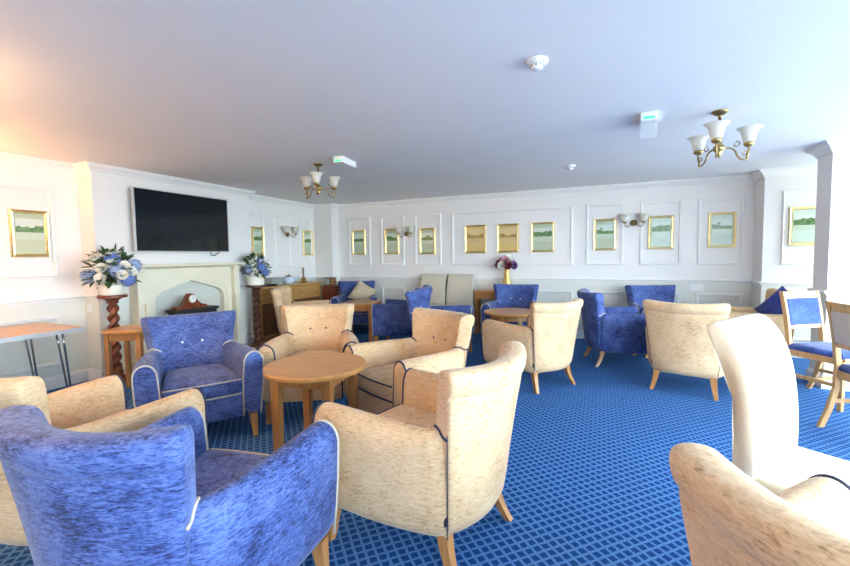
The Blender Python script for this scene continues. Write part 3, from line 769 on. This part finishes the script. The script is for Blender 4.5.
def leaves(rnd, n, R, H, z0, size, wall=None, lim=1.0):
    mb = MB()
    for i in range(n):
        a = rnd.random() * 2 * PI; el = rnd.uniform(-.35, 1.35); d = Vector((math.cos(a) * math.cos(el), math.sin(a) * math.cos(el), math.sin(el)))
        c = Vector((0, 0, z0)) + Vector((d.x * R, d.y * R, d.z * H)) * rnd.uniform(.72, 1.0)
        if wall is not None and c.dot(wall) > lim - .07: c = c - wall * (c.dot(wall) - lim + .07)
        e = (d + Vector((rnd.uniform(-.6, .6), rnd.uniform(-.6, .6), rnd.uniform(-.5, .5)))).normalized()
        if wall is not None and e.dot(wall) > .1: e = (e - wall * e.dot(wall)).normalized()
        s = e.cross(Vector((0, 0, 1)) if abs(e.z) < .9 else Vector((1, 0, 0))).normalized(); up = s.cross(e)
        L = size * rnd.uniform(.7, 1.2); w = L * .26
        pts = [c, c + e * L * .35 + s * w + up * .01, c + e * L * .75 + s * w * .7, c + e * L - up * .012, c + e * L * .75 - s * w * .7, c + e * L * .35 - s * w + up * .01]
        mb.add(pts, [(0, 1, 2, 3), (0, 3, 4, 5)])
        mb.tube([Vector((0, 0, z0 - .08)), (Vector((0, 0, z0)) + c) / 2, c], .0018, 4)
    return mb
def arrangement(label, loc, k, potr, poth, seed, blooms, rz):
    rnd = random.Random(seed)
    t = thing('flower_arrangement', label, 'flowers', loc, rz, 'artificial flower arrangements'); wall = Vector((math.cos(PI - rz), math.sin(PI - rz), 0)); lim = loc[0] - XB - .015
    MB().lathe([(potr * .92, 0), (potr * .97, .006), (potr, poth * .5), (potr * 1.03, poth), (potr * .97, poth), (potr * .93, poth * .8), (.001, poth * .78)], 32).build('pot', M['pot'], t, angle=40)
    fo = leaves(rnd, 110, .20 * k, .25 * k, poth + .10 * k, .11 * k, wall, lim).build('foliage', M['leaf'], t); fo['kind'] = 'stuff'
    cache = {}
    for kind, (x, z, y) in blooms:
        if kind not in cache:
            mb = floret_ball('',   .070 * k, 46, '') if kind.startswith('hyd') else rose(.056 * k)
            o = mb.build('hydrangea_bloom' if kind.startswith('hyd') else 'rose_bloom', M[kind], t); cache[kind] = o
        else:
            o = cache[kind].copy(); C.objects.link(o)
        q = Vector((x * k * .84, y * k * .84, poth + z * k)); over = q.dot(wall) - (lim - .08 * k)
        o.location = q - wall * max(0, over); aim(o, (x, y - .12, z + .02))
    return t
# x = right along the camera's view, y toward the wall; given in the arrangement's own turned frame
BL = [('rose_white', (-.07, .29, -.03)), ('rose_white', (-.13, .27, -.06)), ('rose_white', (-.03, .17, -.18)), ('rose_white', (-.04, .075, -.19)), ('rose_white', (.06, .21, -.16)), ('rose_white', (.18, .19, -.12)),
      ('rose_white', (.17, .10, -.19)), ('rose_white', (.24, .13, -.10)), ('rose_white', (.10, .30, -.02)), ('rose_white', (.03, .33, -.05)),
      ('hyd_blue', (-.20, .10, -.10)), ('hyd_blue', (.11, .15, -.14)), ('hyd_blue', (.25, .20, 0)), ('hyd_deep', (.20, .055, -.08)), ('hyd_deep', (.05, .27, -.08)), ('hyd_blue', (-.12, .18, .12)), ('hyd_deep', (.02, .14, .2)), ('hyd_blue', (.14, .14, .15)), ('rose_white', (-.05, .25, .14))]
f1 = arrangement('large blue and white flower arrangement on the left pedestal', (-4.70, 2.635, .936), .97, .112, .105, 3, BL, .75)
BL2 = [('rose_white', (-.05, .24, -.1)), ('rose_white', (.02, .17, -.19)), ('rose_white', (.03, .08, -.19)), ('rose_white', (-.12, .30, -.02)), ('rose_white', (.20, .20, -.05)), ('hyd_blue', (-.10, .12, -.15)), ('hyd_deep', (.14, .15, -.12)), ('hyd_deep', (.20, .06, -.05)), ('hyd_blue', (.10, .24, .02)), ('rose_white', (-.2, .17, -.02)), ('hyd_blue', (0, .18, .15))]
f2 = arrangement('smaller blue and white flower arrangement at the right end of the fireplace', (-4.64, 4.52, .906), .82, .118, .135, 5, BL2, .6)

# ------------------------------------------------------------------ sideboard and what stands on it
SBX = -4.93; y0, y1 = 4.70, 6.20; w = y1 - y0
t = facing_x('sideboard', 'brown oak sideboard with brass handles right of the fireplace', 'sideboard', (y0 + y1) / 2, SBX)
D = .32
MB().box((0, 0, .44), (w - .04, D, .74)).build('body', M['side_oak'], t, smooth=False)
MB().box((0, -.005, .835), (w, D + .03, .03)).build('top', M['side_oak'], t, smooth=False, bevel=.005)
MB().box((0, 0, .04), (w - .06, D - .03, .08)).build('plinth', M['dark_oak'], t, smooth=False)
for i, x in enumerate((-.365, .365)):
    d = MB().box((x, -D / 2 - .008, .70), (.69, .018, .18)).build('drawer', M['side_oak'], t, smooth=False, bevel=.004)
    for hx in ((-.2, .2)):
        MB().tube([(x + hx - .035, -D / 2 - .016, .71), (x + hx - .03, -D / 2 - .034, .70), (x + hx, -D / 2 - .038, .692), (x + hx + .03, -D / 2 - .034, .70), (x + hx + .035, -D / 2 - .016, .71)], .006, 8).build('handle', M['brass'], d)
    d = MB().box((x, -D / 2 - .008, .34), (.69, .018, .50)).build('door', M['dark_oak'], t, smooth=False, bevel=.004)
    MB().lathe([(.002, -.016), (.014, -.012), (.016, 0), (.008, .012), (.006, .018)], 12).build('knob', M['brass'], d).location = (x + (.24 if x < 0 else -.24), -D / 2 - .034, .40)
ZT = .8505
t = thing('handbell', 'brass handbell with turned handle on the sideboard', 'bell', (-4.90, 5.87, ZT))
MB().lathe([(.075, 0), (.078, .006), (.07, .02), (.055, .05), (.045, .08), (.03, .10), (.012, .108)], 24).build('bell_body', M['brass'], t, angle=50)
MB().lathe([(.010, .105), (.016, .12), (.011, .135), (.015, .16), (.018, .20), (.014, .235), (.020, .25), (.014, .265), (.002, .27)], 16).build('handle', M['dark_oak'], t)
t = thing('teapot', 'pale blue china pot with dark lid on the sideboard', 'teapot', (-4.92, 5.52, ZT), .5)
MB().lathe([(.06, 0), (.085, .01), (.10, .05), (.095, .09), (.07, .12), (.055, .128)], 24).build('pot_body', M['pale_china'], t)
MB().lathe([(.062, .126), (.06, .135), (.03, .145), (.008, .15), (.012, .162), (.002, .168)], 20).build('lid', M['dark_oak'], t)
MB().tube([(.09, 0, .05), (.13, 0, .07), (.15, 0, .11), (.165, 0, .135)], [.02, .015, .011, .009], 10).build('spout', M['pale_china'], t)
MB().tube([(-.085, 0, .10), (-.13, 0, .105), (-.145, 0, .075), (-.13, 0, .045), (-.09, 0, .035)], .008, 8).build('handle', M['pale_china'], t)
t = thing('storage_box', 'low grey box on the sideboard beside the white flowers', 'box', (-4.95, 5.20, ZT), PI / 2)
MB().box((0, 0, .055), (.26, .16, .11)).build('body', M['grey_box'], t, smooth=False, bevel=.006)
MB().box((0, 0, .118), (.27, .17, .016)).build('lid', M['grey_box'], t, smooth=False, bevel=.004)
t = thing('media_player', 'thin black box lying at the left end of the sideboard', 'electronics', (-4.86, 4.99, ZT), PI / 2)
MB().box((0, 0, .017), (.22, .16, .03)).build('casing', M['black_matt'], t, smooth=False, bevel=.003)
MB().box((0, -.081, .017), (.20, .003, .018)).build('front_panel', M['black_gloss'], t, smooth=False)
# mahogany stand with a little radio
t = thing('pedestal_cabinet', 'small red mahogany cabinet right of the sideboard', 'cabinet', (-4.62, 6.275, 0), .05)
MB().box((0, 0, .40), (.22, .22, .70)).build('body', M['mahog'], t, smooth=False)
MB().box((0, 0, .757), (.25, .25, .02)).build('top', M['mahog'], t, smooth=False, bevel=.004)
MB().box((0, 0, .025), (.24, .24, .05)).build('plinth', M['mahog'], t, smooth=False)
d = MB().box((0, -.114, .40), (.18, .012, .60)).build('door', M['mahog'], t, smooth=False, bevel=.003)
MB().lathe([(.002, -.01), (.01, -.006), (.01, .006), (.002, .01)], 10).build('knob', M['brass'], d).location = (.07, -.128, .42)
t = thing('radio', 'small brown vintage radio on the mahogany cabinet', 'radio', (-4.62, 6.275, .7675), .15)
MB().box((0, 0, .08), (.20, .12, .16)).build('case', M['dark_oak'], t, smooth=False, bevel=.012)
MB().box((-.03, -.062, .085), (.10, .004, .11)).build('speaker_grille', M['grey_box'], t, smooth=False)
for z in (.055, .105): disc(MB(), .015, -.075, -.06, z, 14).build('dial_knob', M['brass'], t).location = (.065, 0, 0)

# vase with peonies
t = thing('flower_vase', 'gold vase of burgundy, white and purple flowers on the console', 'vase', (-1.40, 6.545, .7235))
t.scale = (.92, .92, 1.06)
MB().lathe([(.075, 0), (.088, .02), (.092, .06), (.08, .12), (.058, .19), (.044, .26), (.042, .30), (.055, .335), (.048, .335), (.036, .30), (.034, .25)], 28).build('vase_body', M['gold_vase'], t)
st = MB()
FL = [('burgundy', -.115, .42, -.02), ('burgundy', -.07, .465, .02), ('pink', -.02, .475, -.05), ('rose_white', .055, .485, -.02), ('rose_white', -.06, .40, -.09), ('purple', .11, .40, -.05), ('burgundy', .03, .40, -.08), ('pink', .02, .43, .07)]
for kk, x, z, y in FL: st.tube([(0, 0, .25), (x * .25, y * .25, .34), (x, y, z)], .003, 5)
st.build('stems', M['leaf'], t)
lf = leaves(random.Random(9), 26, .10, .08, .38, .08).build('foliage', M['leaf'], t); lf['kind'] = 'stuff'
cache = {}
for kk, x, z, y in FL:
    if kk not in cache: o = rose(.072).build('bloom', M[kk], t); cache[kk] = o
    else: o = cache[kk].copy(); C.objects.link(o)
    o.location = (x, y, z - .03); aim(o, (x, y - .08, .1))

# ------------------------------------------------------------------ lights and fittings
def bell_shade(mb, c, k=1.0, kz=None):
    kz = kz or k
    p = [(.026, 0), (.040, .008), (.050, .03), (.056, .06), (.066, .088), (.088, .112), (.098, .118), (.093, .116), (.063, .09), (.052, .06), (.046, .032), (.036, .012), (.004, .008)]
    return mb.lathe([(r * k, z * kz) for r, z in p], 28, c)
def chandelier(label, x, y, angles, R):
    t = thing('chandelier', label, 'ceiling light', (x, y, ZC), 0, 'three arm brass ceiling lights')
    B = M['antique']; t.scale = (1, 1, .87)
    MB().lathe([(.052, 0), (.052, -.008), (.042, -.02), (.03, -.03), (.012, -.036), (.010, -.05)], 24).build('ceiling_rose', B, t, angle=40)
    MB().tube([(0, 0, -.045), (0, 0, -.27)], .0095, 10).build('stem', B, t)
    MB().lathe([(.010, -.24), (.018, -.252), (.014, -.262), (.032, -.28), (.040, -.30), (.032, -.318), (.016, -.332), (.022, -.345), (.010, -.362), (.002, -.375)], 20).build('hub', M['brass'], t)
    for a in angles:
        ca, sa = math.cos(a), math.sin(a)
        def P(r, z): return (ca * r, sa * r, z)
        pts = [P(.03, -.30), P(.07, -.30), P(.10, -.325), P(.115, -.365), P(.14, -.395), P(.175, -.40), P(R - .01, -.375), P(R, -.33), P(R, -.295)]
        fine = []
        for i in range(len(pts) - 1):
            for q in range(4):
                p0, p1, p2, p3 = [Vector(pts[min(max(i + d, 0), len(pts) - 1)]) for d in (-1, 0, 1, 2)]; u = q / 4
                fine.append(.5 * ((2 * p1) + (p2 - p0) * u + (2 * p0 - 5 * p1 + 4 * p2 - p3) * u * u + (3 * p1 - p0 - 3 * p2 + p3) * u ** 3))
        fine.append(Vector(pts[-1]))
        arm = MB().tube(fine, .0065, 8)
        arm.tube([P(.105 + .03 * math.sin(k * .55) * (1 - k / 14), -.275 + .028 * math.cos(k * .55) * (1 - k / 14)) for k in range(13)], .004, 6)
        arm.tube([P(.165 + .026 * math.cos(k * .55) * (1 - k / 14), -.352 + .026 * math.sin(k * .55) * (1 - k / 14)) for k in range(13)], .004, 6)
        am = arm.build('arm', B, t)
        MB().lathe([(.012, -.30), (.030, -.288), (.034, -.272), (.030, -.266), (.028, -.270)], 16, (ca * R, sa * R, 0)).build('gallery', M['brass'], am)
        bell_shade(MB(), (ca * R, sa * R, -.268), .78, 1.02).build('glass_shade', M['shade'], am)
    return t
yaw = .4076
chandelier('three arm brass chandelier with glass bells on the right', .755, 3.57, [yaw + math.radians(a) for a in (-130, -13, 98)], .185)
chandelier('three arm brass chandelier with glass bells on the left, before the fireplace wall', -2.808, 3.653, [yaw + math.radians(a) for a in (152, -82, 30)], .17)

def sconce(label, loc, rz):
    t = thing('wall_light', label, 'wall light', loc, rz, 'twin brass wall lights')
    b = MB(); n = 24
    b.loft([[(r * math.cos(2 * PI * k / n), -o, r * .9 * math.sin(2 * PI * k / n)) for k in range(n)] for r, o in ((.05, 0), (.05, .008), (.038, .018), (.022, .03), (.015, .045), (.002, .05))])
    b.build('backplate', M['antique'], t)
    for sg in (-1, 1):
        pts = [(0, -.04, 0), (sg * .03, -.06, -.02), (sg * .06, -.075, -.055), (sg * .09, -.085, -.06), (sg * .115, -.088, -.04), (sg * .12, -.09, -.005)]
        am = MB().tube(pts, .006, 8).build('arm', M['antique'], t)
        MB().lathe([(.010, -.01), (.024, 0), (.026, .012), (.02, .014)], 14, (sg * .12, -.09, 0)).build('gallery', M['antique'], am)
        bell_shade(MB(), (sg * .12, -.09, .012), .92).build('glass_shade', M['shade'], am)
    return t
s0 = sconce('twin wall light on the left wall above the sideboard', (XL + .001, 5.73, 1.715), PI / 2)
dup(s0, (-3.23, YB - .001, 1.695), 0, 'twin wall light on the back wall above the taupe chairs')
dup(s0, (.41, YB - .001, 1.735), 0, 'twin wall light on the back wall above the blue armchairs on the right')
s1 = dup(s0, (XL + .001, .85, 1.715), PI / 2, 'lit twin wall light on the left wall beyond the picture edge')
WARM = bpy.data.lights.new('wall_light_bulb', 'POINT'); WARM.energy = 22; WARM.color = (1.0, .50, .16); WARM.shadow_soft_size = .04
for sg in (-1, 1):
    o = bpy.data.objects.new('wall_light_bulb', WARM); C.objects.link(o); o.location = (XL + .10, .85 + sg * .12, 1.83)

c3 = chandelier('three arm chandelier added out of view at the left for warm fill light', -3.3, .45, [.4, 2.5, 4.6], .235)  # added out of view to warm the left ceiling and chair fronts
chandelier('three arm chandelier added behind the camera for warm fill light', -2.3, -1.1, [.9, 3.0, 5.1], .235)  # unseen extra fitting, added to warm the chair fronts and walls
WARM2 = bpy.data.lights.new('added_fill_bulb', 'POINT'); WARM2.energy = 62; WARM2.color = (1.0, .55, .22); WARM2.shadow_soft_size = .05  # fill light for the added left chandelier
WARM4 = WARM2.copy(); WARM4.energy = 24  # weaker fill for the added chandelier behind the camera
for a in (.9, 3.0, 5.1):
    o = bpy.data.objects.new('added_fill_bulb', WARM4); C.objects.link(o); o.location = (-2.3 + .235 * math.cos(a), -1.1 + .235 * math.sin(a), ZC - .17)
for a in (.4, 2.5, 4.6):
    o = bpy.data.objects.new('added_fill_bulb', WARM2); C.objects.link(o); o.location = (-3.3 + .235 * math.cos(a), .45 + .235 * math.sin(a), ZC - .17)

def detector(label, x, y, k):
    t = thing('smoke_detector', label, 'smoke detector', (x, y, ZC))
    MB().lathe([(.075 * k, 0), (.077 * k, -.012 * k), (.068 * k, -.026 * k), (.05 * k, -.032 * k)], 32).build('base', M['white_plastic'], t, angle=40)
    MB().lathe([(.042 * k, -.028 * k), (.042 * k, -.046 * k), (.036 * k, -.060 * k), (.030 * k, -.064 * k), (.001, -.066 * k)], 28).build('sensor_cap', M['white_plastic'], t, angle=40)
    r = MB()
    for a in range(8): r.box((math.cos(a * PI / 4) * .043 * k, math.sin(a * PI / 4) * .043 * k, -.040 * k), (.004 * k, .014 * k, .012 * k), a * PI / 4)
    r.build('vent_slots', M['grey_box'], t, smooth=False)
detector('large white smoke detector near the middle of the ceiling', -.32, 2.235, .74)
detector('small white smoke detector on the ceiling toward the back wall', -.345, 4.98, .75)

def exit_sign(label, x, y, rz, blade):
    t = thing('emergency_light', label, 'emergency light', (x, y, ZC), rz, 'emergency exit lights on the ceiling')
    MB().box((0, 0, -.03), (.11, .30, .06)).build('housing', M['white_plastic'], t, smooth=False, bevel=.008)
    MB().box((0, -.152, -.042), (.07, .006, .018)).build('green_indicator', M['green_led'], t, smooth=False)
    if blade:
        MB().box((0, -.10, -.115), (.11, .006, .11)).build('clear_blade', M['acrylic'], t, smooth=False)
    return t
exit_sign('white emergency light with green indicator beside the left chandelier', -2.435, 3.61, .12, False)
exit_sign('emergency light with clear hanging blade left of the right chandelier', .30, 3.50, -.05, True)

# sockets and switch
t = thing('wall_socket', 'white double socket on the back wall below the dado rail', 'socket', (1.20, YB - .001, .808))
MB().box((0, -.005, 0), (.15, .010, .088)).build('plate', M['white_plastic'], t, smooth=False, bevel=.003)
for sx in (-1, 1): MB().box((sx * .035, -.011, -.005), (.03, .003, .03)).build('outlet', M['trim'], t, smooth=False)
t = thing('light_switch', 'white light switch on the return beside the left pedestal', 'switch', (-5.02, BY0 - .001, .79))
MB().box((0, -.005, 0), (.088, .010, .088)).build('plate', M['white_plastic'], t, smooth=False, bevel=.003)
MB().box((0, -.012, 0), (.025, .006, .035)).build('rocker', M['trim'], t, smooth=False)

# ------------------------------------------------------------------ daylight, camera
w = bpy.data.worlds.new('World'); bpy.context.scene.world = w; w.use_nodes = True
# bright overcast sky above, dim garden below the horizon
wn, wl = w.node_tree.nodes, w.node_tree.links
bg = wn['Background']; bg.inputs['Strength'].default_value = 9.6
tc = wn.new('ShaderNodeTexCoord'); sp = wn.new('ShaderNodeSeparateXYZ'); wl.new(tc.outputs['Generated'], sp.inputs[0])
rp = wn.new('ShaderNodeValToRGB'); el = rp.color_ramp.elements
el[0].position, el[0].color = .47, (.33, .39, .42, 1); el[1].position, el[1].color = .53, (.70, .87, 1.0, 1)
mr = wn.new('ShaderNodeMapRange'); mr.inputs['From Min'].default_value = -1; wl.new(sp.outputs['Z'], mr.inputs['Value']); wl.new(mr.outputs[0], rp.inputs['Fac']); wl.new(rp.outputs['Color'], bg.inputs['Color'])

sc = bpy.context.scene
F, yaw, pitch, roll, cy = 411.144, .40756, .05734, -.01309, 279.385
f = Vector((-math.sin(yaw) * math.cos(pitch), math.cos(yaw) * math.cos(pitch), -math.sin(pitch)))
r = Vector((math.cos(yaw), math.sin(yaw), 0)); u = r.cross(f)
r2 = r * math.cos(roll) + u * math.sin(roll); u2 = -r * math.sin(roll) + u * math.cos(roll)
cam = bpy.data.cameras.new('camera'); co = bpy.data.objects.new('camera', cam); C.objects.link(co)
mw = Matrix((r2, u2, -f)).transposed().to_4x4(); mw.translation = (0, 0, 1.2992); co.matrix_world = mw
cam.sensor_width = 36; cam.lens = F / 850 * 36; cam.shift_y = -(283 - cy) / 850; cam.clip_start = .05
sc.camera = co
sc.view_settings.view_transform = 'Standard'; sc.view_settings.look = 'None'; sc.view_settings.gamma = 1; sc.view_settings.use_curve_mapping = False
sc.view_settings.exposure = 1.6
sc.cycles.max_bounces = 10; sc.cycles.diffuse_bounces = 6; sc.cycles.use_denoising = True
sc.cycles.sample_clamp_indirect = 6
